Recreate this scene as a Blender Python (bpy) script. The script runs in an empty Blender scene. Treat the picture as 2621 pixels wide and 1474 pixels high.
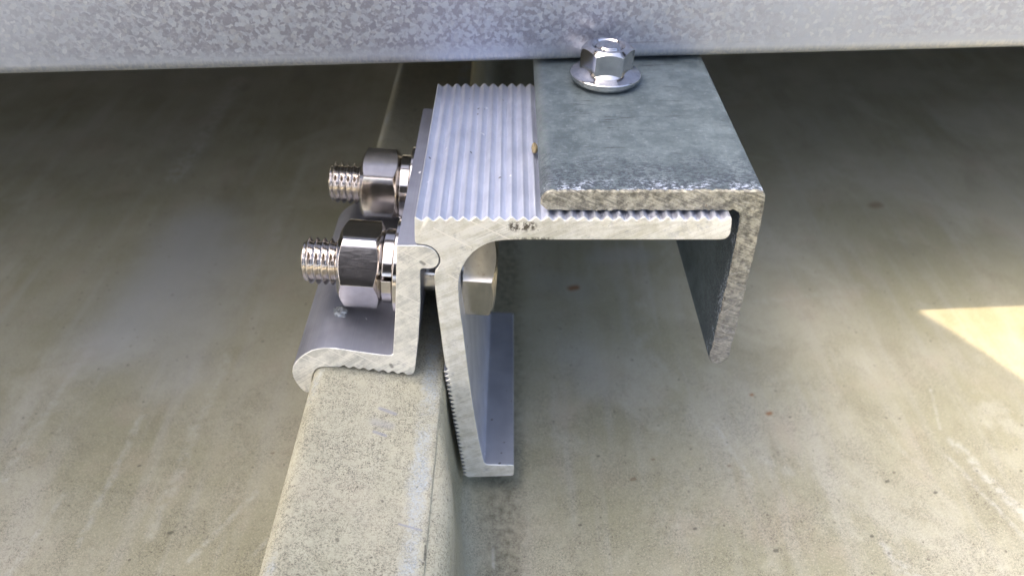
import bpy, bmesh, math, random
from mathutils import Vector, Matrix, noise
random.seed(7)
MM = 0.001
SC = bpy.context.scene
COL = SC.collection
R = math.radians

# ------------------------------------------------------------------ camera
cd = bpy.data.cameras.new("camera")
cam = bpy.data.objects.new("camera", cd)
COL.objects.link(cam)
cam.location = (0, 0, 0.158)
cam.rotation_euler = (R(50), 0, 0)
cd.sensor_width = 36.0
cd.lens = 26.55
cd.clip_start = 0.005
cd.clip_end = 100
cd.dof.use_dof = True
cd.dof.focus_distance = 0.144
cd.dof.aperture_fstop = 20
SC.camera = cam

# ------------------------------------------------------------------ light
SUN_D = Vector((0.7, 0.12, -1.0)).normalized()      # the way the sunlight travels
w = bpy.data.worlds.new("World")
SC.world = w
w.use_nodes = True
wn = w.node_tree
bg = wn.nodes["Background"]
sky = wn.nodes.new("ShaderNodeTexSky")
sky.sky_type = 'NISHITA'
sky.sun_disc = False
sky.sun_elevation = math.asin(-SUN_D.z)
sky.sun_rotation = math.atan2(-SUN_D.x, -SUN_D.y)
sky.dust_density = 8.0
sky.air_density = 0.7
sky.ozone_density = 0.3
wn.links.new(sky.outputs[0], bg.inputs[0])
bg.inputs[1].default_value = 0.15
sd = bpy.data.lights.new("sun", 'SUN')
sd.energy = 1.75
sd.angle = R(0.3)
sd.color = (1.0, 0.76, 0.50)
sun = bpy.data.objects.new("sun", sd)
sun.rotation_euler = SUN_D.to_track_quat('-Z', 'Y').to_euler()
COL.objects.link(sun)
SC.view_settings.view_transform = 'Standard'
SC.view_settings.look = 'None'
SC.view_settings.exposure = 2.46
SC.view_settings.gamma = 1.0
SC.cycles.max_bounces = 10
SC.cycles.glossy_bounces = 6
SC.cycles.diffuse_bounces = 5
SC.cycles.use_denoising = True

# ------------------------------------------------------------------ materials
class T:
    def __init__(self, name):
        self.m = bpy.data.materials.new(name)
        self.m.use_nodes = True
        self.t = self.m.node_tree
        self.p = self.t.nodes["Principled BSDF"]
        tc = self.t.nodes.new("ShaderNodeTexCoord")
        self.co = self.vm('MULTIPLY', tc.outputs["Object"], (1000, 1000, 1000))   # millimetres
        s = self.n("ShaderNodeSeparateXYZ", {0: self.co})
        self.x, self.y, self.z = s.outputs
    def n(self, typ, ins=None, **props):
        nd = self.t.nodes.new(typ)
        for k, v in props.items():
            setattr(nd, k, v)
        for k, v in (ins or {}).items():
            self.put(nd.inputs[k], v)
        return nd
    def put(self, sock, v):
        if isinstance(v, bpy.types.NodeSocket):
            self.t.links.new(v, sock)
        else:
            if isinstance(v, (tuple, list)) and sock.type == 'RGBA' and len(v) == 3:
                v = (*v, 1)
            sock.default_value = v
    def ma(self, op, a, b=0.0, c=0.0, clamp=False):
        nd = self.n("ShaderNodeMath", {0: a, 1: b, 2: c}, operation=op, use_clamp=clamp)
        return nd.outputs[0]
    def vm(self, op, a, b=(0, 0, 0)):
        nd = self.n("ShaderNodeVectorMath", {0: a, 1: b}, operation=op)
        return nd.outputs[0]
    def scaled(self, sx, sy, sz, rot=None):
        nd = self.n("ShaderNodeMapping", {"Vector": self.co, "Scale": (sx, sy, sz)})
        if rot:
            pre = self.n("ShaderNodeMapping", {"Vector": self.co, "Rotation": rot})
            self.put(nd.inputs["Vector"], pre.outputs[0])
        return nd.outputs[0]
    def noise(self, scale, detail=2.0, rough=0.55, vec=None, dist=0.0):
        return self.n("ShaderNodeTexNoise", {"Vector": vec or self.co, "Scale": scale, "Detail": detail, "Roughness": rough, "Distortion": dist}).outputs[0]
    def voro(self, scale, vec=None, feature='F1', rnd=1.0):
        return self.n("ShaderNodeTexVoronoi", {"Vector": vec or self.co, "Scale": scale, "Randomness": rnd}, feature=feature)
    def step(self, v, lo, hi, a=0.0, b=1.0):
        return self.n("ShaderNodeMapRange", {0: v, 1: lo, 2: hi, 3: a, 4: b}, interpolation_type='SMOOTHSTEP').outputs[0]
    def lin(self, v, lo, hi, a=0.0, b=1.0):
        return self.n("ShaderNodeMapRange", {0: v, 1: lo, 2: hi, 3: a, 4: b}).outputs[0]
    def mix(self, f, a, b, blend='MIX'):
        nd = self.n("ShaderNodeMix", data_type='RGBA', blend_type=blend)
        self.put(nd.inputs[0], f); self.put(nd.inputs[6], a); self.put(nd.inputs[7], b)
        return nd.outputs[2]
    def bump(self, h, strength=0.3, dist=0.1, normal=None):
        ins = {"Height": h, "Strength": strength, "Distance": dist * MM}
        if normal is not None: ins["Normal"] = normal
        return self.n("ShaderNodeBump", ins).outputs[0]
    def seg(self, x0, y0, x1, y1, w, soft=None, wob=None):
        """1 near the segment (mm, XY plane), 0 away: a scratch, stain or streak with a shape of its own"""
        X = self.x if wob is None else self.ma('ADD', self.x, wob)
        L2 = max((x1 - x0) ** 2 + (y1 - y0) ** 2, 1e-6)
        t = self.ma('ADD', self.ma('MULTIPLY', self.ma('SUBTRACT', X, x0), (x1 - x0) / L2),
                    self.ma('MULTIPLY', self.ma('SUBTRACT', self.y, y0), (y1 - y0) / L2), clamp=True)
        dx = self.ma('SUBTRACT', self.ma('SUBTRACT', X, x0), self.ma('MULTIPLY', t, x1 - x0))
        dy = self.ma('SUBTRACT', self.ma('SUBTRACT', self.y, y0), self.ma('MULTIPLY', t, y1 - y0))
        d = self.ma('SQRT', self.ma('ADD', self.ma('MULTIPLY', dx, dx), self.ma('MULTIPLY', dy, dy)))
        return self.step(d, (soft if soft is not None else w * 0.2), w, 1.0, 0.0)
    def xz(self, x0, z0, x1, z1, wd, soft=0.3):
        L2 = (x1 - x0) ** 2 + (z1 - z0) ** 2
        k = self.ma('ADD', self.ma('MULTIPLY', self.ma('SUBTRACT', self.x, x0), (x1 - x0) / L2), self.ma('MULTIPLY', self.ma('SUBTRACT', self.z, z0), (z1 - z0) / L2), clamp=True)
        dx = self.ma('SUBTRACT', self.ma('SUBTRACT', self.x, x0), self.ma('MULTIPLY', k, x1 - x0))
        dz = self.ma('SUBTRACT', self.ma('SUBTRACT', self.z, z0), self.ma('MULTIPLY', k, z1 - z0))
        return self.step(self.ma('SQRT', self.ma('ADD', self.ma('MULTIPLY', dx, dx), self.ma('MULTIPLY', dz, dz))), wd * soft, wd, 1, 0)
    def set(self, **kw):
        for k, v in kw.items():
            self.put(self.p.inputs[k.replace('_', ' ')], v)
        return self.m

def m_roof():
    t = T("weathered_roof_paint")
    big = t.noise(0.018, 4, 0.6)
    run = t.noise(1.0, 4, 0.6, t.scaled(0.16, 0.012, 0.1))           # run-off streaks along the slope
    base = t.mix(t.step(big, 0.35, 0.65), (0.290, 0.284, 0.190), (0.365, 0.357, 0.270))
    base = t.mix(t.step(run, 0.45, 0.75, 0, 0.45), base, (0.40, 0.395, 0.345))
    warm = t.noise(0.05, 3, 0.6, t.vm('ADD', t.co, (40, 9, 3)))
    base = t.mix(t.step(warm, 0.52, 0.75, 0, 0.4), base, (0.40, 0.345, 0.27))
    cloud = t.noise(1.0, 5, 0.65, t.scaled(0.035, 0.022, 0.03), 0.6)
    base = t.mix(t.step(cloud, 0.52, 0.68, 0, 0.55), base, (0.43, 0.425, 0.35))
    base = t.mix(t.step(cloud, 0.46, 0.32, 0, 0.45), base, (0.235, 0.225, 0.155))
    # worm-like crackle of dirt in the pitted paint
    fine = t.noise(2.1, 2.0, 0.6, None, 0.6)
    fine2 = t.noise(2.5, 2.0, 0.6, t.vm('ADD', t.co, (17, 3, 8)), 0.4)
    patch = t.noise(0.09, 3, 0.6, t.vm('ADD', t.co, (11, 5, 0)))
    rib = t.ma('MULTIPLY', t.step(t.z, 20, 36), 1.0)
    worm = t.step(t.ma('ABSOLUTE', t.ma('SUBTRACT', fine, 0.5)), 0.012, 0.05, 1, 0)
    worm = t.ma('MAXIMUM', worm, t.step(fine2, 0.60, 0.68))
    worm = t.ma('MULTIPLY', worm, t.step(t.noise(0.55, 3, 0.6), 0.30, 0.52, 0.25, 1))
    near = t.step(t.y, 85, 190, 1.0, 0.35)       # the sheet below the clamp is the dirtier part
    dens = t.ma('MINIMUM', t.ma('MULTIPLY', t.ma('ADD', t.step(patch, 0.32, 0.68, 0.3, 0.9), t.ma('MULTIPLY', rib, 0.12)), near), 0.8)
    pits = t.ma('MULTIPLY', worm, dens)
    base = t.mix(pits, base, (0.075, 0.07, 0.052))
    lite = t.ma('MULTIPLY', t.step(fine2, 0.44, 0.34), 0.55)
    base = t.mix(lite, base, (0.46, 0.44, 0.335))
    # rib: pale cream field with blue-grey worn bands along its edges
    fieldn = t.noise(0.22, 3, 0.6)
    cream = t.ma('MULTIPLY', rib, t.step(fieldn, 0.35, 0.7, 0.35, 0.75))
    base = t.mix(t.ma('MULTIPLY', cream, t.ma('SUBTRACT', 1.0, worm)), base, (0.47, 0.455, 0.34))
    wob = t.ma('MULTIPLY', t.ma('SUBTRACT', t.noise(0.13, 3, 0.6), 0.5), 4.0)
    xw = t.ma('ADD', t.x, wob)
    band = t.ma('MULTIPLY', t.step(t.ma('ABSOLUTE', t.ma('SUBTRACT', xw, -17.3)), 0.6, 2.4, 1, 0), t.step(t.x, -14.9, -14.6, 1, 0))
    band2 = t.ma('MULTIPLY', t.step(t.ma('ABSOLUTE', t.ma('SUBTRACT', xw, -40.3)), 0.2, 1.6, 1, 0), t.step(t.noise(0.06, 2), 0.45, 0.6))
    bl = t.ma('MULTIPLY', t.ma('MULTIPLY', t.ma('MAXIMUM', band, band2), rib), t.ma('MULTIPLY', t.step(fine, 0.35, 0.62, 0.75, 0.2), t.step(t.noise(0.1, 3, .6), 0.38, 0.6, 0.2, 1)))
    base = t.mix(bl, base, (0.40, 0.46, 0.50))
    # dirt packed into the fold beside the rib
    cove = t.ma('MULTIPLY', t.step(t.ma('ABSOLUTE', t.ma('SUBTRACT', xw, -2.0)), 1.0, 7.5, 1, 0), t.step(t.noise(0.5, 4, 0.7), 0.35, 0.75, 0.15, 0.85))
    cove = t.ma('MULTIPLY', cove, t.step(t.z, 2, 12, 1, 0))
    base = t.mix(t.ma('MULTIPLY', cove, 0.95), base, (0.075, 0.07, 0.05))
    w1 = t.ma('MULTIPLY', t.ma('SUBTRACT', t.noise(0.11, 3), 0.5), 5.0)
    pan = t.step(t.z, 2, 8, 1, 0)
    # pale scratches and runs (each where it lies on the sheet)
    for (a, s) in (((-132.8, 345, -132.8, 255, 6.0), .9), ((-125.3, 162, -127.6, 112, 2.0), .5), ((-100.2, 134, -100.6, 96, 1.6), .5),
                   ((-83.7, 158, -84.6, 98, 2.4), .4), ((-63, 110, -73.4, 92, 1.3), .5), ((-83.2, 292, -83.9, 214, 3.0), .35),
                   ((53.6, 133, 60, 113, 1.2), .45), ((115.2, 126, 124.0, 99, 2.2), .75), ((112, 121, 120.0, 97, 1.1), .6), ((117.5, 144, 114, 130, 0.7), .6),
                   ((76, 181, 104, 186, 2.2), .3), ((86, 95, 92, 84, 2.5), .6), ((98, 130, 104, 118, 1.6), .25),
                   ((64, 120, 71, 116, 2.0), .3), ((-110, 110, -114, 80, 1.2), .45), ((-54, 102, -60, 92, 1.0), .4),
                   ((-4.4, 96, -4.0, 82, 0.6), .6)):
        g = t.ma('MULTIPLY', t.seg(*a, wob=w1 if a[4] > 1.5 else None), t.ma('MULTIPLY', t.step(t.noise(0.35, 4, 0.7), 0.35, 0.65, 0.0, 1.0), s * .5))
        base = t.mix(t.ma('MULTIPLY', g, pan), base, (0.55, 0.56, 0.54))
    for (a, s) in (((-112, 222, -118, 165, 24), .6), ((-98, 205, -96, 150, 16), .35), ((23, 146, 20, 158, 10), .22), ((22, 188, 12, 192, 9), .2), ((30, 205, 44, 206, 7), .25)):
        g = t.ma('MULTIPLY', t.seg(*a, soft=1.0, wob=t.ma('MULTIPLY', w1, 2.0)), s)
        base = t.mix(t.ma('MULTIPLY', g, pan), base, (0.37, 0.39, 0.385))
    # rust freckles and dark grains
    for (x, y, r, c) in ((19.3, 188.1, 1.5, 0), (69.5, 135.2, .75, 0), (30, 113.9, .7, 1), (66.5, 142, .5, 0), (-80.5, 98.9, .55, 2), (60.5, 94.3, .5, 2),
                         (93.4, 113.3, .5, 2), (104, 110, .45, 2), (84, 98, .4, 2), (36, 120, .4, 1), (22, 121, .35, 2), (118, 88.6, .5, 2), (55, 118, .45, 1),
                         (75, 134, .3, 2), (-95, 118, .4, 2), (-62, 122, .4, 1), (16, 101, .35, 2), (43, 100, .4, 2), (135, 236, 2.2, 1), (-76, 88, .35, 2)):
        g = t.seg(x, y, x + r, y + r * .3, r * 1.25, soft=r * 0.3, wob=t.ma('MULTIPLY', t.ma('SUBTRACT', t.noise(1.6, 2), 0.5), r * 1.6))
        base = t.mix(t.ma('MULTIPLY', g, (0.75, 0.55, 0.7)[c]), base, ((0.22, 0.085, 0.02), (0.13, 0.08, 0.045), (0.05, 0.047, 0.04))[c])
    grain = t.step(t.voro(0.34).outputs[0], 0.10, 0.16, 1, 0)
    base = t.mix(t.ma('MULTIPLY', grain, t.step(t.noise(0.7, 1), 0.55, 0.6, 0, .6)), base, (0.07, 0.065, 0.05))
    # grey metal scuffs on the rib top
    sc = t.ma('MULTIPLY', rib, 1.0)
    for a in ((-26.5, 100.6, -23.4, 99.6, .7), (-26.8, 94.6, -24.6, 94.0, .6), (-19.8, 75.0, -15.9, 74.2, .35), (-14.95, 71.4, -14.9, 68.6, .22), (-27, 97, -24, 96.5, 1.6)):
        g = t.ma('MULTIPLY', t.seg(*a, soft=.05), sc)
        base = t.mix(t.ma('MULTIPLY', g, 0.35 if a[4] > 1 else 0.7), base, (0.26, 0.27, 0.31) if a[4] != .22 else (0.05, 0.045, 0.04))
    h = t.ma('ADD', t.ma('MULTIPLY', worm, -0.6), t.ma('ADD', t.ma('MULTIPLY', fine2, .8), t.ma('MULTIPLY', t.noise(0.02, 2), 6.0)))
    rough = t.step(t.noise(0.06, 3), 0.35, 0.7, 0.36, 0.52)
    rough = t.ma('MAXIMUM', rough, t.ma('MULTIPLY', rib, 0.62))
    return t.set(Base_Color=base, Roughness=rough, Metallic=0.0, Normal=t.bump(h, 0.5, 0.14), IOR=1.36)

def m_aluminium(name, lo, hi):
    t = T(name)
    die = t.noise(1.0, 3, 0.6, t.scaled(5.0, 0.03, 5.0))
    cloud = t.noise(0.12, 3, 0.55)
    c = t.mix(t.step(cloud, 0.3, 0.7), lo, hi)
    nick = t.step(t.voro(0.42).outputs[0], 0.10, 0.15, 1, 0)
    nick = t.ma('MULTIPLY', nick, t.step(t.noise(0.5, 1, .5, t.vm('ADD', t.co, (7, 3, 1))), 0.6, 0.64))
    c = t.mix(t.ma('MULTIPLY', nick, .8), c, (0.10, 0.10, 0.12))
    white = t.step(t.voro(0.25, t.vm('ADD', t.co, (1, 5, 2))).outputs[0], 0.08, 0.16, 1, 0)
    white = t.ma('MULTIPLY', white, t.step(t.noise(0.3, 1, .5, t.vm('ADD', t.co, (2, 9, 4))), 0.58, 0.62))
    c = t.mix(white, c, (0.9, 0.92, 0.95))
    r = t.ma('ADD', t.step(die, 0.3, 0.7, 0.40, 0.54), t.ma('MULTIPLY', white, 0.2))
    return t.set(Base_Color=c, Metallic=0.85, Roughness=r, Normal=t.bump(die, 0.12, 0.05))

def m_cut(name, ang=32, warm=0.0, blot=1.0):
    """saw-cut end of the extrusion: diagonal saw marks, burrs and bright scratches"""
    t = T(name)
    rot = (0, R(ang), 0)
    saw = t.noise(1.0, 5, 0.7, t.scaled(0.22, 1, 1.5, rot), 0.6)
    broad = t.noise(1.0, 3, 0.55, t.scaled(0.07, 1, 0.42, rot), 0.25)
    blotch = t.noise(0.35, 4, 0.65)
    bz = t.ma('ADD', t.ma('MULTIPLY', t.ma('SUBTRACT', broad, 0.5), t.step(t.noise(0.12, 2), 0.35, 0.65, 0.25, 1.3)), t.ma('MULTIPLY', t.ma('SUBTRACT', t.noise(0.5, 4, 0.7), 0.5), 0.6))
    c = t.mix(t.step(bz, -0.16, 0.14), (0.62 + warm * .08, 0.625 + warm * .06, 0.59), (0.93, 0.92, 0.86))
    c = t.mix(t.step(blotch, 0.56, 0.72, 0, 0.6 * blot), c, (0.42, 0.43, 0.43))
    c = t.mix(t.step(saw, 0.6, 0.75, 0, 0.5), c, (0.92, 0.90, 0.85))
    hair = t.noise(1.0, 3, 0.7, t.scaled(0.9, 1, 2.0, (0, R(ang - 12), 0)), 2.2)
    c = t.mix(t.step(hair, 0.66, 0.72, 0, 0.75), c, (0.15, 0.145, 0.14))
    kerf = t.noise(1.0, 4, 0.65, t.scaled(0.05, 1, 5.0, (0, R(ang + 3), 0)))
    c = t.mix(t.step(kerf, 0.52, 0.62, 0, .30), c, (1.0, 0.985, 0.93))
    c = t.mix(t.step(kerf, 0.46, 0.36, 0, .40), c, (0.34, 0.34, 0.33))
    fleck = t.noise(2.6, 3, 0.7)
    c = t.mix(t.step(fleck, 0.60, 0.70, 0, .35), c, (0.98, 0.96, 0.90))
    c = t.mix(t.step(fleck, 0.40, 0.32, 0, .35), c, (0.30, 0.29, 0.28))
    h = t.ma('ADD', t.ma('ADD', saw, t.ma('MULTIPLY', kerf, .8)), t.ma('ADD', t.ma('MULTIPLY', broad, 1.5), t.ma('MULTIPLY', hair, -0.5)))
    rr = t.step(blotch, 0.4, 0.7, 0.36, 0.5)
    return t, c, rr, h

def m_cut_jaw():
    t, c, rr, h = m_cut("sawn_aluminium", 33)
    for a in ((-24.2, 47.0, -20.6, 44.3, .12), (-23.6, 47.2, -20.5, 44.9, .1), (-43.5, 47.0, -39.8, 44.6, .10), (-42.4, 47.9, -38.0, 44.9, .13), (-32.5, 48.4, -28.0, 45.2, .12), (-37.5, 49.4, -33.4, 46.2, .11), (-20.4, 74.6, -15.2, 71.2, .1), (-22.0, 64.6, -17.9, 61.8, .1), (-22.6, 60.6, -18.2, 57.5, .12)):
        c = t.mix(t.xz(*a), c, (1.0, 0.98, 0.93))
    pit = t.ma('MAXIMUM', t.xz(-25.2, 44.9, -25.0, 44.3, .55), t.xz(-16.8, 71.9, -16.3, 71.5, .5))
    c = t.mix(t.ma('MULTIPLY', pit, .75), c, (0.20, 0.20, 0.19))
    h = t.ma('SUBTRACT', h, t.ma('MULTIPLY', pit, 1.5))
    return t.set(Base_Color=c, Metallic=0.5, Roughness=rr, Normal=t.bump(h, 0.45, 0.16))

def m_cut_bracket():
    t, c, rr, h = m_cut("sawn_aluminium_with_grime", 24, 1.0, 1.0)
    # grime smear on the flange and mould along its lower edge: marks with shapes of their own
    blob = t.xz
    g = t.ma('MULTIPLY', blob(0.2, 79.9, 3.4, 80.0, 1.5), t.step(t.noise(1.25, 5, 0.8, t.vm('ADD', t.co, (5.3, 2.1, 11.7))), 0.45, 0.53))
    c = t.mix(t.ma('MULTIPLY', g, .9), c, (0.05, 0.035, 0.02))
    g2 = t.ma('MULTIPLY', blob(0.8, 77.0, 7.0, 77.0, 0.85), t.step(t.noise(1.7, 4, 0.7, t.vm('ADD', t.co, (3, 1, 8))), 0.44, 0.56))
    c = t.mix(t.ma('MULTIPLY', g2, .85), c, (0.12, 0.12, 0.09))
    for a in ((-7.2, 81.0, -0.4, 77.1, .09), (-14.0, 79.6, -7.4, 75.3, .10), (-12.0, 69.0, -10.2, 67.6, .07), (-3.3, 81.2, -1.0, 79.9, .06)):
        c = t.mix(blob(a[0], a[1], a[2], a[3], a[4] * 1.6), c, (1.0, 0.97, 0.90))
    h = t.ma('SUBTRACT', h, g)
    return t.set(Base_Color=c, Metallic=0.45, Roughness=rr, Normal=t.bump(h, 0.35, 0.14))

def m_rail():
    t = T("spangled_galvanised_steel")
    w0 = t.n("ShaderNodeTexNoise", {"Vector": t.co, "Scale": 0.8, "Detail": 2.0})
    dv = t.vm('ADD', t.co, t.vm('MULTIPLY', w0.outputs[1], (1.5, 1.5, 1.5)))
    cell = t.voro(1.25, dv)
    cs = t.n("ShaderNodeSeparateColor", {0: cell.outputs["Color"]})
    sp = t.ma('ADD', t.ma('MULTIPLY', cs.outputs[0], 0.6), t.ma('MULTIPLY', t.noise(1.25, 3, 0.6), 0.7))
    zone = t.noise(0.016, 2, 0.5, t.scaled(1, 1, 0.3))
    mid = t.step(t.ma('ABSOLUTE', t.ma('ADD', t.x, 22)), 35, 110, 1, 0)      # part of the sheet where the spangle grew coarse
    zone = t.ma('MAXIMUM', t.step(zone, 0.5, 0.66, 0.2, 0.45), mid)
    edge = t.step(t.z, 2.6, 5.5, 0.2, 1)
    amt = t.ma('MULTIPLY', zone, edge)
    spk = t.step(sp, 0.45, 0.80)
    c = t.mix(t.ma('MULTIPLY', spk, amt), (0.335, 0.375, 0.465), (0.225, 0.24, 0.305))
    c = t.mix(t.ma('MULTIPLY', t.step(cs.outputs[1], 0.7, 1.0, 0, .5), edge), c, (0.42, 0.46, 0.53))
    tiny = t.noise(2.6, 3, 0.7)
    c = t.mix(t.step(tiny, 0.55, 0.75, 0, 0.4), c, (0.50, 0.54, 0.60))
    brush = t.noise(1.0, 3, 0.65, t.scaled(2.0, 2.0, 0.25))
    low = t.step(t.z, 1.0, 3.2, 1, 0)
    c = t.mix(t.ma('MULTIPLY', low, t.step(brush, 0.42, 0.6, 0.15, 0.8)), c, (0.52, 0.54, 0.55))
    draw = t.noise(1.0, 3, 0.6, t.scaled(0.05, 1, 3.0))
    c = t.mix(t.ma('MULTIPLY', t.ma('MULTIPLY', t.step(t.ma('ABSOLUTE', t.ma('SUBTRACT', t.z, 4.0)), 0.2, 1.3, 1, 0), t.step(draw, 0.6, 0.66)), 0.65), c, (0.22, 0.22, 0.25))
    rr = t.ma('ADD', t.ma('MULTIPLY', spk, -0.05), t.step(tiny, 0.3, 0.7, 0.42, 0.55))
    return t.set(Base_Color=c, Metallic=0.75, Roughness=rr, Normal=t.vm('NORMALIZE', t.vm('ADD', t.bump(tiny, 0.08, 0.06), t.vm('MULTIPLY', t.vm('SUBTRACT', cell.outputs["Color"], (0.5, 0.5, 0.5)), (0.09, 0.09, 0.09)))))

def m_galv():
    t = T("dull_galvanised_steel")
    big = t.noise(0.14, 5, 0.7)
    fine = t.noise(1.0, 5, 0.75, t.scaled(0.9, 1.5, 1.5))
    c = t.mix(t.step(big, 0.35, 0.65), (0.090, 0.118, 0.128), (0.155, 0.195, 0.208))
    c = t.mix(t.step(fine, 0.52, 0.70, 0, 0.55), c, (0.27, 0.32, 0.36))
    c = t.mix(t.step(fine, 0.46, 0.36, 0, 0.5), c, (0.06, 0.075, 0.085))
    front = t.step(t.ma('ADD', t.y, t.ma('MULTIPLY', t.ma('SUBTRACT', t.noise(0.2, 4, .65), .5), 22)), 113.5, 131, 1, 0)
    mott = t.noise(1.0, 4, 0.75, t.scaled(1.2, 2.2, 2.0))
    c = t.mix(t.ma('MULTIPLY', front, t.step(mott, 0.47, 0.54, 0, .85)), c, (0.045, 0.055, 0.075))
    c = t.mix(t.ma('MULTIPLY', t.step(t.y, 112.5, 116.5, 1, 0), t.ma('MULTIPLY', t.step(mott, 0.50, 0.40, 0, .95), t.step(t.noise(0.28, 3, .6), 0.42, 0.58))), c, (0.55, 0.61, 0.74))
    leftb = t.ma('MULTIPLY', t.step(t.x, 5.6, 9.0, 1, 0), t.step(t.noise(0.9, 4, .7), 0.5, 0.6))
    c = t.mix(t.ma('MULTIPLY', leftb, .7), c, (0.14, 0.16, 0.19))
    scr = t.noise(1.0, 3, 0.6, t.scaled(0.14, 2.0, 2.0))
    c = t.mix(t.ma('MULTIPLY', t.step(scr, 0.60, 0.66), t.step(t.noise(.12, 2), .45, .6, 0, .8)), c, (0.05, 0.055, 0.065))
    h = t.ma('ADD', t.ma('MULTIPLY', fine, 0.6), t.ma('MULTIPLY', t.ma('MULTIPLY', mott, front), 1.6))
    return t.set(Base_Color=c, Metallic=0.45, Roughness=t.step(fine, 0.3, 0.7, 0.42, 0.62), Normal=t.bump(h, 0.45, 0.16))

def m_galv_cut():
    t = T("rough_cut_galvanised_steel")
    a = t.noise(0.6, 5, 0.7)
    b = t.noise(1.0, 5, 0.75, t.scaled(1.0, 1, 1.9, (0, R(-22), 0)), 0.8)
    c = t.mix(t.step(a, 0.35, 0.65), (0.15, 0.145, 0.115), (0.50, 0.48, 0.38))
    c = t.mix(t.step(t.z, 55, 78, .6, 0), c, (0.22, 0.225, 0.24))
    c = t.mix(t.step(b, 0.57, 0.68, 0, .55), c, (0.70, 0.69, 0.62))
    c = t.mix(t.step(b, 0.44, 0.36, 0, .6), c, (0.07, 0.068, 0.06))
    ker = t.noise(1.0, 3, 0.6, t.scaled(0.05, 1, 4.5, (0, R(-24), 0)))
    c = t.mix(t.step(ker, 0.54, 0.64, 0, .35), c, (0.62, 0.60, 0.52))
    rust = t.ma('MULTIPLY', t.step(t.noise(0.8, 3, .6, t.vm('ADD', t.co, (31, 2, 6))), .68, .74), t.step(t.z, 80, 83))
    c = t.mix(t.ma('MULTIPLY', rust, .7), c, (0.20, 0.08, 0.03))
    saw = t.noise(1.0, 3, 0.6, t.scaled(0.2, 1, 2.4, (0, R(-22), 0)))
    c = t.mix(t.step(saw, .54, .64, 0, .6), c, (0.15, 0.145, 0.13))
    h = t.ma('ADD', t.ma('MULTIPLY', a, 2.0), t.ma('ADD', b, t.ma('MULTIPLY', saw, .6)))
    return t.set(Base_Color=c, Metallic=0.35, Roughness=0.55, Normal=t.bump(h, 0.9, 0.35))

def m_stainless(name, base, rough, brush=(0.3, 6, 6), bs=0.12, grime=0.0):
    t = T(name)
    br = t.noise(1.0, 3, 0.6, t.scaled(*brush))
    cl = t.noise(0.5, 3, 0.6)
    c = t.mix(t.step(cl, 0.35, 0.7), base, tuple(min(1, v * 1.12) for v in base))
    if grime:
        c = t.mix(t.step(t.noise(0.9, 4, .7), .58, .7, 0, grime), c, (0.30, 0.22, 0.14))
    return t.set(Base_Color=c, Metallic=1.0, Roughness=t.step(br, 0.3, 0.7, rough * .8, rough * 1.3), Normal=t.bump(br, bs, 0.03, t.n('ShaderNodeBevel', {'Radius': 0.16 * MM}, samples=4).outputs[0]))

def m_plain(name, col, rough, metal=0.0, scale=0.05, amp=0.25):
    t = T(name)
    n = t.noise(scale, 4, 0.6)
    c = t.mix(t.step(n, 0.3, 0.7), tuple(v * (1 - amp) for v in col), tuple(min(1, v * (1 + amp)) for v in col))
    return t.set(Base_Color=c, Roughness=rough, Metallic=metal, Normal=t.bump(t.noise(scale * 20, 3), 0.1, 0.1))

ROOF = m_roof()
ALU = m_aluminium("extruded_aluminium", (0.54, 0.58, 0.68), (0.66, 0.70, 0.80))
ALUJ = m_aluminium("shade_darkened_aluminium", (0.29, 0.305, 0.36), (0.36, 0.38, 0.445))  # same aluminium as the bracket, the jaw's shade put into its base colour
CUTJ = m_cut_jaw()
CUTB = m_cut_bracket()
RAIL = m_rail()
GALV = m_galv()
GALVC = m_galv_cut()
STEEL = m_stainless("stainless_steel", (0.60, 0.565, 0.53), 0.13, (0.4, 5, 5), 0.08)
STEELB = m_stainless("bright_stainless_steel", (0.52, 0.51, 0.51), 0.13, (3, 3, 0.3), 0.05)
STEELD = m_stainless("dulled_stainless_steel", (0.66, 0.60, 0.50), 0.2, (6, 0.3, 0.3), 0.1, 0.4)

# ------------------------------------------------------------------ mesh helpers
def link(name, me, parent=None, loc=(0, 0, 0), rot=(0, 0, 0)):
    o = bpy.data.objects.new(name, me)
    COL.objects.link(o)
    o.location = Vector(loc) * MM
    o.rotation_euler = rot
    if parent is not None: o.parent = parent
    return o

def mesh(name, verts, faces, mats, idx=None, angle=30):
    me = bpy.data.meshes.new(name)
    me.from_pydata([tuple(c * MM for c in v) for v in verts], [], faces)
    for m in mats: me.materials.append(m)
    bm = bmesh.new(); bm.from_mesh(me)
    if idx:
        bm.faces.ensure_lookup_table()
        for f, i in zip(bm.faces, idx): f.material_index = i
    bmesh.ops.recalc_face_normals(bm, faces=bm.faces)
    big = [f for f in bm.faces if len(f.verts) > 4]
    if big: bmesh.ops.triangulate(bm, faces=big, quad_method='BEAUTY', ngon_method='EAR_CLIP')
    for f in bm.faces: f.smooth = True
    bm.to_mesh(me); bm.free()
    me.set_sharp_from_angle(angle=R(angle))
    return me

def thing(name, label, cat, loc=(0, 0, 0), group=None, rot=(0, 0, 0)):
    o = link(name, None, None, loc, rot)
    o['label'] = label; o['category'] = cat
    if group: o['group'] = group
    return o

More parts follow.
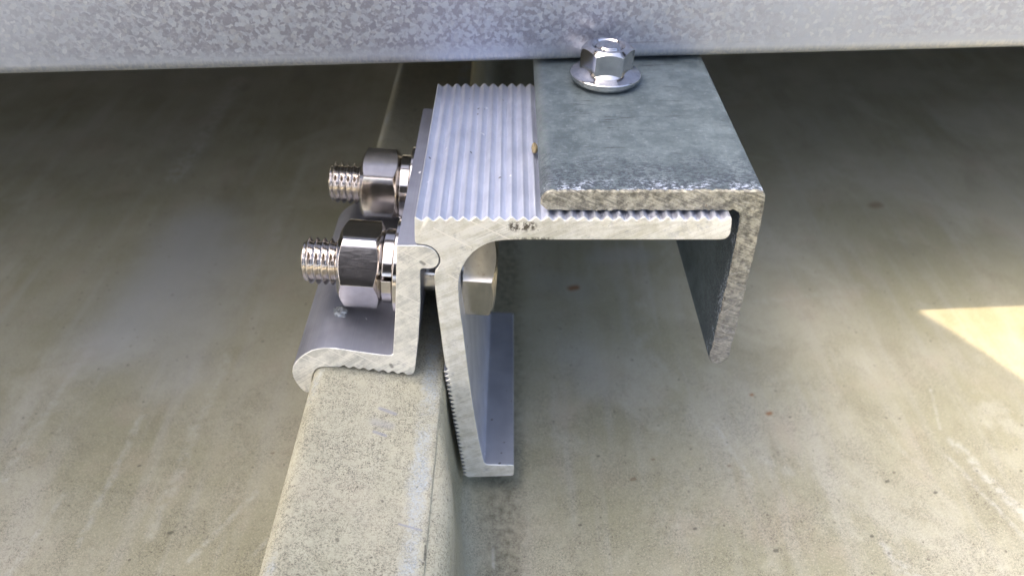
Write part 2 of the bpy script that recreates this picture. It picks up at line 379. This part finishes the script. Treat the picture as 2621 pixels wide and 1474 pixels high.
def inset(prof, d):
    """move every point of the closed outline inwards by d"""
    n = len(prof); area = sum(prof[i][0] * prof[(i + 1) % n][1] - prof[(i + 1) % n][0] * prof[i][1] for i in range(n))
    s = 1 if area > 0 else -1
    out = []
    for i in range(n):
        p, a, b = Vector(prof[i]), Vector(prof[i - 1]), Vector(prof[(i + 1) % n])
        e1 = (p - a); e2 = (b - p)
        if e1.length < 1e-6 or e2.length < 1e-6: out.append(tuple(p)); continue
        e1.normalize(); e2.normalize()
        n1 = Vector((-e1.y, e1.x)) * s; n2 = Vector((-e2.y, e2.x)) * s
        m = n1 + n2
        if m.length < 0.3: out.append(tuple(p + n1 * d * .5)); continue
        m.normalize()
        out.append(tuple(p + m * min(d / max(m.dot(n1), 0.5), d * 1.6)))
    return out

def arc(cx, cz, r, a0, a1, n):
    return [(cx + r * math.cos(R(a0 + (a1 - a0) * i / n)), cz + r * math.sin(R(a0 + (a1 - a0) * i / n))) for i in range(n + 1)]

def dense(prof, step, jit=0.0, seed=0):
    """cut the outline into short pieces and roughen it a little"""
    out = []
    n = len(prof)
    for i in range(n):
        a, b = Vector(prof[i]), Vector(prof[(i + 1) % n])
        k = max(1, int((b - a).length / step))
        for j in range(k):
            p = a.lerp(b, j / k)
            if jit:
                q = noise.noise_vector(Vector((p.x * 1.3 + seed, p.y * 1.3, seed)))
                q2 = noise.noise_vector(Vector((p.x * 4.1 + seed, p.y * 4.1, seed + 9)))
                p = p + Vector((q.x + .5 * q2.x, q.y + .5 * q2.y)) * jit
            out.append((p.x, p.y))
    return out

def extrusion(name, prof, y0, y1, side, cap, bev=0.12, angle=25, burr=0.0, jit=None):
    """a length of extruded section: outline in XZ, ends sawn at y0 and y1, arrises just broken"""
    ins = inset(prof, bev)
    n = len(prof)
    rough = jit or prof
    rings = [(inset(rough, bev), y0), (rough, y0 + bev)] + ([(prof, y0 + 1.8)] if jit else []) + [(prof, y1 - bev), (ins, y1)]
    NR = len(rings)
    v = []
    for k, (pr, y) in enumerate(rings):
        for (x, z) in pr:
            jj = burr * noise.noise(Vector((x * 1.7, z * 1.7, k))) if burr and k < 2 else 0
            v.append((x, y + jj, z))
    f, idx = [], []
    for r in range(NR - 1):
        for i in range(n):
            j = (i + 1) % n
            f.append((r * n + i, r * n + j, (r + 1) * n + j, (r + 1) * n + i)); idx.append(1 if r in (0, NR - 2) else 0)
    f.append(tuple(range(n))); idx.append(1)
    f.append(tuple(range((NR - 1) * n, NR * n))); idx.append(1)
    return mesh(name, v, f, [side, cap], idx, angle)

def lathe(name, prof, n, mat, axis='X', angle=35, closed=True):
    """turn (along, radius) about an axis"""
    v, f = [], []
    m = len(prof)
    for i in range(n):
        a = 2 * math.pi * i / n
        for (h, r) in prof:
            c, s = r * math.cos(a), r * math.sin(a)
            v.append((h, c, s) if axis == 'X' else (c, s, h))
    for i in range(n):
        j = (i + 1) % n
        for k in range(m if closed else m - 1):
            l = (k + 1) % m
            f.append((i * m + k, j * m + k, j * m + l, i * m + l))
    if not closed:
        f.append(tuple(i * m for i in range(n))); f.append(tuple(i * m + m - 1 for i in range(n)))
    return mesh(name, v, f, [mat], None, angle)

def hexagon(name, x0, x1, ap, phase, mat, hole=0.0, axis='X', ch0=True, ch1=True, rc=None, tan=0.577, dome=0.0):
    """hexagonal nut or bolt head, corners cut by a cone as on the real thing (ap = half the width across flats)"""
    rc = rc or ap * 0.97
    rmax = ap / math.cos(R(30)) * 0.985
    angs = []
    for k in range(6):
        for j in range(12):
            angs.append(R(60 * k + 5 * j) )
    v, f = [], []
    def put(h, r, a):
        a += R(phase); c, s = r * math.cos(a), r * math.sin(a)
        v.append((h, c, s) if axis == 'X' else (c, s, h))
    rows = 0
    n = len(angs)
    for a in angs:
        ph = (a + R(30)) % R(60) - R(30)              # corners at a = 30 + 60k before the phase turn
        r = min(ap / math.cos(ph), rmax)
        c0 = max(0, r - rc) * tan if ch0 else 0.0
        c1 = max(0, r - rc) * tan if ch1 else 0.0
        ring = [(x0, hole if hole else 0.001), (x0, min(rc, r)), (x0 + c0 + .02, r), (x1 - c1 - .02, r), (x1, min(rc, r)), (x1 + dome, hole if hole else 0.001)]
        if hole: ring = [(x0 + .7, hole)] + [(x0, hole + .7)] + ring[1:5] + [(x1, hole + .7), (x1 - .7, hole)]
        for h, r_ in ring: put(h, r_, a)
        rows = len(ring)
    for i in range(n):
        j = (i + 1) % n
        for k in range(rows if hole else rows - 1):
            l = (k + 1) % rows
            f.append((i * rows + k, j * rows + k, j * rows + l, i * rows + l))
    return mesh(name, v, f, [mat], None, 12)

def thread(name, x0, x1, r_out, depth, pitch, mat, axis='X', n=56, run=None, tip=1.0):
    """threaded shank with a true helix; x0 is the free end. plain beyond run"""
    run = run if run is not None else x1
    st = pitch / 12
    hs = []
    x = x0
    while x < run: hs.append(x); x += st
    if run < x1: hs += [run, x1]
    v, f = [], []
    m = len(hs)
    for i in range(n):
        a = 2 * math.pi * i / n
        for h in hs:
            ph = (h / pitch - i / n) % 1.0
            tri = abs(ph - .5) * 2
            tri = min(1, max(0, (tri - .06) / .84))
            r = r_out - depth * tri if h < run else r_out - .1
            e = h - x0
            if e < tip: r = min(r, r_out - depth * 1.15 * (1 - e / tip) - .05)
            c, s = r * math.cos(a), r * math.sin(a)
            v.append((h, c, s) if axis == 'X' else (c, s, h))
    for i in range(n):
        j = (i + 1) % n
        for k in range(m - 1):
            f.append((i * m + k, j * m + k, j * m + k + 1, i * m + k + 1))
    f.append(tuple(i * m for i in range(n))); f.append(tuple(i * m + m - 1 for i in range(n)))
    return mesh(name, v, f, [mat], None, 22)

def box(name, lo, hi, mat, parent, loc=(0, 0, 0), rot=(0, 0, 0), bev=0.6):
    bm = bmesh.new()
    r = bmesh.ops.create_cube(bm, size=1)
    for q in bm.verts:
        q.co = Vector([(lo[i] + hi[i]) / 2 + q.co[i] * (hi[i] - lo[i]) for i in range(3)]) * MM
    bmesh.ops.bevel(bm, geom=bm.edges[:], offset=bev * MM, segments=2, affect='EDGES', profile=.5)
    me = bpy.data.meshes.new(name); bm.to_mesh(me); bm.free()
    me.materials.append(mat)
    return link(name, me, parent, loc, rot)

# ------------------------------------------------------------------ roof: two lapped sheets
def smooth(a, b, x):
    t = min(1, max(0, (x - a) / (b - a))); return t * t * (3 - 2 * t)

def loft(name, prof_at, ys, parent):
    v, f = [], []
    m = len(prof_at(0))
    for y in ys: v += [(x, y, z) for (x, z) in prof_at(y)]
    for r in range(len(ys) - 1):
        for k in range(m - 1):
            f.append((r * m + k, r * m + k + 1, (r + 1) * m + k + 1, (r + 1) * m + k))
    me = mesh(name, v, f, [ROOF], None, 40)
    o = link(name, me, parent)
    o['kind'] = 'structure'
    return o

roof = link('roof', None)
roof['kind'] = 'structure'
ztop = lambda x: 44.0 - 0.165 * (max(x, -38.0) + 38.0)
ys = [-9000, -2000, -500, 0] + [40 + 4 * i for i in range(36)] + [220, 400, 1000, 3000, 9000]
def sheet_under(y):
    o = 1 - smooth(80, 107, y)               # the clamp leg has pressed the fold in
    wv = 0.2 * noise.noise(Vector((y * .03, 2, 0)))
    return ([(-30, ztop(-30) - 1.6), (-18, ztop(-18) - .9), (-15.2, ztop(-15.2) - .8), (-14.75 + o * .5, 39.5), (-14.6 + o * 1.6, 38.9), (-14.45 + o * 2.5, 37.9), (-14.35 + o * 3.1 + wv, 36.5), (-14.3 + o * 3.4 + wv, 34.5)]
            + [(-14.3 + o * (2.6 + .8 * k / 6) + 1.9 * (1 - k / 6) ** 2 + wv, 4 + 29 * k / 6) for k in range(6, -1, -1)]
            + [(-12.0 + o * 2.6 + wv, 2.6), (-11.0 + o * 2.6, 1.2), (-9.6 + o * 2.6, .35), (-7.4 + o * 2.6, 0), (40, 0), (300, 0), (9000, 0)])
def sheet_over(y):
    wv = 0.3 * noise.noise(Vector((y * .02, 7, 0)))
    z = [(-9000, 0), (-300, 0), (-100, 0), (-50.5, 0), (-48.5, .35), (-47.2, 1.2), (-46.4, 2.8), (-45.9, 5)]
    z += [(-45.9 + 3.6 * k / 6 + wv, 5 + 34 * k / 6) for k in range(1, 7)]
    z += [(-42.05 + wv, 40.7), (-41.5 + wv, 42.4), (-40.6 + wv, 43.5), (-39.4, 43.95), (-38, 44.0)]
    z += [(x, ztop(x)) for x in (-34, -30, -26, -22, -18, -15.6)]
    z += [(-14.95, ztop(-14.95) - .02), (-14.75, ztop(-14.75) - .18), (-14.70, ztop(-14.7) - .62), (-15.1, ztop(-15.1) - .74)]
    return z
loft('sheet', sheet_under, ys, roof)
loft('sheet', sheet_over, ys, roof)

# ------------------------------------------------------------------ rail across the top of the picture, solar panel on it
YAW = R(3.7)
rail = thing('rail', 'long spangled galvanised steel rail crossing above the clamp along the top', 'rail', (0, 163.5, 87.0), rot=(0, 0, YAW))
pr = []
H, D, TH = 41.0, 41.0, 2.0
pr += [(0, H - 2.6)] + [(2.6 - 2.6 * math.cos(R(a)), 2.6 - 2.6 * math.sin(R(a))) for a in range(0, 91, 10)]
pr += [(D, 0), (D, TH)]
pr += [(2.6 - .6 * math.cos(R(a)), 2.6 - .6 * math.sin(R(a))) for a in range(90, -1, -30)]
pr += [(TH, H - 2.6)] + [(2.6 - .6 * math.cos(R(a)), H - 2.6 + .6 * math.sin(R(a))) for a in range(0, 91, 30)]
pr += [(D, H - TH), (D, H)] + [(2.6 - 2.6 * math.cos(R(a)), H - 2.6 + 2.6 * math.sin(R(a))) for a in range(90, 0, -10)]
xs = [-1500, 1500]
vv, ff = [], []
for x in xs: vv += [(x, y, z) for (y, z) in pr]
n = len(pr)
for i in range(n): ff.append((i, (i + 1) % n, n + (i + 1) % n, n + i))
ff += [tuple(range(n)), tuple(range(n, 2 * n))]
link('channel', mesh('channel', vv, ff, [RAIL], None, 25), rail)

FRAME = m_plain("black_anodised_frame", (0.03, 0.03, 0.032), 0.4, 0.6)
BACK = m_plain("panel_backsheet", (0.10, 0.10, 0.10), 0.6)
CELL = m_plain("solar_glass", (0.012, 0.016, 0.035), 0.12)
panel = thing('solar_panel', 'dark framed solar panel lying on the galvanised rail, out of shot above', 'solar panel', (0, 163.5, 128.3), rot=(0, 0, YAW))
for i in range(3):
    x0 = -1500 + i * 1010
    box('frame', (x0, -4, 0), (x0 + 990, 1500, 30), FRAME, panel, bev=1)
    box('glass', (x0 + 8, 4, 30.2), (x0 + 982, 1492, 33), CELL, panel, bev=.5)

# ------------------------------------------------------------------ roof clamp
clamp = thing('roof_clamp', 'two-piece aluminium roof clamp with sawn ends gripping the raised roof rib', 'roof clamp', (0, 0, 0))
scallop = []
for i in range(40, -1, -1):      # wavy gripping face, right to left reversed below
    x = -36.0 + 14.0 * i / 40
    zb = 41.75 + (-22.0 - x) * 0.172
    scallop.append((x, zb + 0.33 * (1 - math.cos(2 * math.pi * (x + 36.0) / 2.0))))
jaw_p = ([(-20.95, 75.75), (-19.2, 75.73), (-17.4, 75.72)] + [(-16.4, 75.70), (-15.5, 75.55), (-14.7, 75.1), (-14.05, 74.4), (-13.62, 73.5), (-13.48, 72.6), (-13.58, 71.7), (-14.0, 70.95), (-14.7, 70.48), (-15.5, 70.32), (-16.6, 70.34), (-17.0, 70.2), (-17.15, 69.8)]
         + [(-17.72, 61.82), (-18.86, 52.45), (-20.28, 43.6), (-20.5, 42.7), (-21.0, 42.0)]
         + scallop
         + [(-37.35, 44.21), (-39.6, 44.22), (-40.5, 43.9), (-41.3, 43.1), (-41.9, 41.8), (-42.4, 40.2), (-42.75, 38.6), (-43.1, 37.2), (-43.5, 36.5), (-44.1, 36.35), (-44.7, 36.7), (-45.3, 37.8), (-45.85, 39.4), (-46.15, 41.0), (-46.1, 42.7), (-45.6, 44.4), (-44.66, 45.9), (-43.6, 47.1), (-42.4, 48.1), (-41.0, 49.0), (-39.6, 49.5), (-38.0, 49.75), (-36.2, 49.7), (-34.2, 49.3), (-32.2, 48.85), (-28.2, 48.05), (-25.6, 47.6), (-24.9, 47.6), (-24.45, 48.0), (-24.3, 48.8)]
         + [(-22.75, 59.72)])
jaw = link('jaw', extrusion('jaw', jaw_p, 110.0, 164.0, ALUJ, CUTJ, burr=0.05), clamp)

ridge = []
x = 38.1
while x > -16.2:
    per = 2.12
    ridge.append((x, 81.62 + 0.40 * math.cos(2 * math.pi * (x - 38.1) / per) + 0.05 * math.cos(x * 1.1)))
    x -= per / 10
teeth = []
zz = 43.4
while zz > 7.4:
    fx = -13.82 + (43.6 - zz) * 0.0735
    teeth += [(fx + .45, zz), (fx - .5, zz - .68)]
    zz -= 1.36
br_p = (ridge + [(-17.0, 82.0), (-17.2, 81.8), (-17.45, 78.6), (-17.56, 76.6), (-17.3, 76.1), (-16.6, 75.98), (-15.45, 75.80), (-14.55, 75.3), (-13.85, 74.55), (-13.4, 73.6), (-13.24, 72.6), (-13.34, 71.6), (-13.75, 70.75), (-14.2, 70.1), (-14.42, 69.4), (-14.6, 68.2), (-14.63, 67.0), (-14.57, 62.17), (-14.27, 54.31), (-14.01, 47.07), (-13.8, 44.2)]
        + teeth
        + [(-11.0, 6.75), (-10.6, 6.35), (-9.9, 6.3), (-1.5, 6.75), (0.0, 6.85), (.3, 7.1), (0.42, 7.6), (0.45, 10.3), (.3, 10.85), (-.1, 11.0), (-5.6, 11.2), (-6.3, 11.5), (-6.65, 12.1), (-6.85, 13.5), (-7.67, 20.34), (-8.65, 32.45), (-9.35, 45.5), (-9.8, 54.2), (-10.12, 59.0), (-10.24, 62.0), (-10.25, 65.5), (-10.13, 67.2), (-9.75, 69.2), (-9.1, 71.0), (-8.2, 72.75), (-7.2, 74.1), (-6.0, 75.2), (-4.6, 76.1), (-3.0, 76.68), (-1.2, 76.95), (1.0, 77.02), (37.6, 77.02), (38.4, 77.2), (38.95, 77.7), (39.15, 78.4), (39.0, 80.6), (38.8, 81.6), (38.6, 81.9)])
bracket = link('bracket', extrusion('bracket', br_p, 110.0, 164.0, ALU, CUTB, burr=0.05), clamp)

# one bolt with its nut and washers, then the second as a copy of every piece
def bolt_at(y, turn_nut, turn_head, first=None):
    loc, rot = (-22.5, y, 59.0), (0, R(5), 0)
    if first is None:
        me_s = thread('bolt', -21.0, 12.6, 4.95, 0.9, 1.5, STEEL, run=-10.0)
        b = link('bolt', me_s, clamp, loc, rot)
        parts = [('bolt_head', hexagon('bolt_head', 12.3, 19.2, 8.3, 0, STEELD, ch0=False, rc=7.6)),
                 ('nut', hexagon('nut', -13.2, -4.35, 8.1, 0, STEEL, hole=4.5, rc=7.35, tan=.62)),
                 ('spring_washer', None), ('flat_washer', lathe('flat_washer', [(-1.7, 5.3), (-1.7, 9.8), (-1.6, 9.95), (-.1, 9.95), (0.0, 9.8), (0, 5.3)], 64, STEEL))]
        out = []
        for nm, me in parts:
            if nm == 'spring_washer': me = split_ring()
            out.append(link(nm, me, b))
    else:
        src, sp = first
        b = src.copy(); COL.objects.link(b); b.parent = clamp
        b.location = Vector(loc) * MM
        out = []
        for s in sp:
            c = s.copy(); COL.objects.link(c); c.parent = b; out.append(c)
    out[1].rotation_euler = (R(turn_nut), 0, 0)
    out[0].rotation_euler = (R(turn_head), 0, 0)
    out[2].rotation_euler = (R(turn_nut * 2), 0, 0)
    return b, out

def split_ring():
    """spring washer: a square-section ring cut through once, its ends a little apart"""
    v, f = [], []
    sec = [(-1.15, 5.4), (-1.15, 7.55), (-.95, 7.85), (.95, 7.85), (1.15, 7.55), (1.15, 5.4)]
    n = 72
    for i in range(n + 1):
        a = R(4 + 352 * i / n); off = -3.05 + 0.12 * (i / n - .5)
        for (h, r) in sec: v.append((h + off, r * math.cos(a), r * math.sin(a)))
    m = len(sec)
    for i in range(n):
        for k in range(m):
            l = (k + 1) % m
            f.append((i * m + k, (i + 1) * m + k, (i + 1) * m + l, i * m + l))
    f += [tuple(range(m)), tuple(range(n * m, n * m + m))]
    return mesh('spring_washer', v, f, [STEEL], None, 35)

def hex_phase(view_angle):
    """turn so that a corner stands view_angle degrees above the line from the bolt towards the camera side (-Y, 38 degrees up)"""
    psi = 38 + view_angle           # direction (-cos psi, sin psi) in (Y, Z)
    ang = 180 - psi
    return ang - 30
first = bolt_at(125.0, hex_phase(31), hex_phase(-12))
second = bolt_at(155.5, hex_phase(4), hex_phase(20), first)
first[0]['label'] = 'nearer stainless bolt, its nut showing a dark middle facet'
second[0]['label'] = 'farther stainless bolt, behind the nearer one'

# ------------------------------------------------------------------ galvanised angle on the flange
angle = thing('angle_bracket', 'thick galvanised steel angle with rough cut end lying on the ribbed clamp flange', 'angle bracket')
an_p = (arc(7.15, 84.15, 2.15, 90, 250, 10) + [(7.4, 82.06), (38.6, 82.06), (39.7, 82.03), (40.5, 81.6), (40.9, 80.9), (41.05, 79.6), (41.2, 76), (41.35, 70), (41.4, 60), (41.45, 50)]
        + [(41.3, 46.5), (41.25, 45.4)] + [(41.6, 44.2), (42.3, 43.5), (43.3, 43.15), (44.3, 43.5), (45.05, 44.3), (45.4, 45.5)]
        + [(45.45, 50), (45.3, 60), (45.2, 70), (45.05, 78), (44.7, 83.5), (44.4, 85.4), (43.9, 86.15), (43.0, 86.35)])
link('profile', extrusion('profile', dense(an_p, 0.35), 111.8, 235.0, GALV, GALVC, bev=0.28, angle=40, burr=0.3, jit=dense(an_p, 0.35, 0.16, 3)), angle)

# ------------------------------------------------------------------ flange nut on the angle
fn = thing('flange_nut', 'shiny flanged hex nut on top of the galvanised angle in front of the rail', 'nut', (20.3, 155.9, 86.4), rot=(R(-1.0), R(1.5), 0))
link('flange', lathe('flange', [(0.0, 3.2), (0.0, 6.6), (.3, 7.05), (.9, 7.45), (1.6, 7.72), (1.9, 7.72), (2.08, 7.5), (2.15, 7.2), (2.5, 6.3), (2.9, 5.6), (3.4, 5.0), (3.4, 3.2)], 72, STEELB, 'Z', 24), fn)
link('nut_body', hexagon('nut_body', 2.0, 8.0, 5.05, 29, STEELB, hole=2.9, axis='Z', ch0=False, rc=4.5, tan=.7), fn)
bm_e = thread('bolt_end', -8.1, 0, 2.9, .45, 1.0, STEELB, axis='Z', n=40, tip=.5)
be = link('bolt_end', bm_e, fn)
be.rotation_euler = (math.pi, 0, 0)

# ------------------------------------------------------------------ small things
def lump(name, rad, seed, mat, sq=(1, 1, 1), amp=.35):
    bm = bmesh.new(); bmesh.ops.create_icosphere(bm, subdivisions=3, radius=rad * MM)
    for q in bm.verts:
        p = q.co / MM
        k = 1 + amp * noise.noise(p * 1.6 + Vector((seed, 0, 0))) + amp * .6 * noise.noise(p * 4 + Vector((0, seed, 0)))
        q.co = Vector((p.x * sq[0], p.y * sq[1], p.z * sq[2])) * k * MM
    me = bpy.data.meshes.new(name); bm.to_mesh(me); bm.free()
    me.materials.append(mat)
    for f in me.polygons: f.use_smooth = False
    return me
ZINC = m_plain("zinc_splash", (0.26, 0.29, 0.32), 0.5, 0.5, 1.2, .45)
YEL = m_plain("yellow_crumb", (0.22, 0.18, 0.10), 0.6, 0, 1.0, .3)
s = link('zinc_splash', lump('zinc_splash', 1.45, 4, ZINC, (1, 1.2, .45)), None, (-36.9, 121.0, 49.75))
s['label'] = 'rough grey splash of metal stuck on the jaw below the nearer nut'; s['category'] = 'metal splash'
s = link('crumb', lump('crumb', .9, 9, YEL, (.7, 2.0, .8), .15), None, (4.5, 133.0, 82.7))
s['label'] = 'tiny yellow crumb wedged between the ribbed flange and the galvanised angle'; s['category'] = 'crumb'

# ------------------------------------------------------------------ out of shot: an added sun blocker for the clamp, and what took the picture
WOOD = m_plain("dark_shade_stool_wood", (0.075, 0.045, 0.03), 0.5, 0, 0.02, .15)
st = thing('shade_stool', 'round dark wooden stool added left of the clamp to block the sun, out of shot', 'shade_stool', (-366.7, -12.9, 0))  # unseen, added to block the sun and shape its patch
link('seat', lathe('seat', [(404, 0.01), (404, 232), (408, 239), (420, 240), (427, 239.5), (430, 238), (430, 0.01)], 96, WOOD, 'Z', 40, closed=False), st)
for k in range(4):
    a = R(45 + 90 * k)
    lp = [(0, 0.01), (0, 11), (4, 12), (200, 15), (402, 17), (402, .01)]
    lg = link('leg', lathe('leg', lp, 20, WOOD, 'Z', 40, closed=False), st, (165 * math.cos(a), 165 * math.sin(a), 1.5))
    lg.rotation_euler = Matrix.Rotation(-0.06, 3, Vector((-math.sin(a), math.cos(a), 0))).to_euler()
BLK = m_plain("dark_phone_body", (0.035, 0.037, 0.045), 0.35)
BLK2 = m_plain("black_plastic", (0.02, 0.02, 0.02), 0.5)
PIV = Vector((0, 0, 158))
ph = thing('phone', 'dark phone held level on a small tripod facing the clamp, out of shot', 'phone', PIV, rot=(R(50), 0, 0))
box('body', (-125, -72, 3.0), (38, 18, 11), BLK, ph, bev=3)
link('lens', lathe('lens', [(2.0, 5.5), (3.6, 6.5), (3.6, .01)], 32, BLK2, 'Z', 40, closed=False), ph)
tp = thing('tripod', 'small black table tripod carrying the phone, out of shot', 'tripod', (-32, -56, 0))
link('stem', lathe('stem', [(60, .01), (60, 7), (88, 7), (92, 5), (99, 4), (99, .01)], 24, BLK2, 'Z', 40, closed=False), tp)
for k in range(3):
    a = R(90 + 120 * k + 60)
    L = Vector((70 * math.cos(a), 70 * math.sin(a), 1)); U = Vector((3 * math.cos(a), 3 * math.sin(a), 70))
    dv = U - L
    lg = link('leg', lathe('leg', [(0, .01), (0, 3.2), (dv.length, 4.5), (dv.length, .01)], 16, BLK2, 'Z', 40, closed=False), tp, L)
    lg.rotation_euler = dv.to_track_quat('Z', 'Y').to_euler()
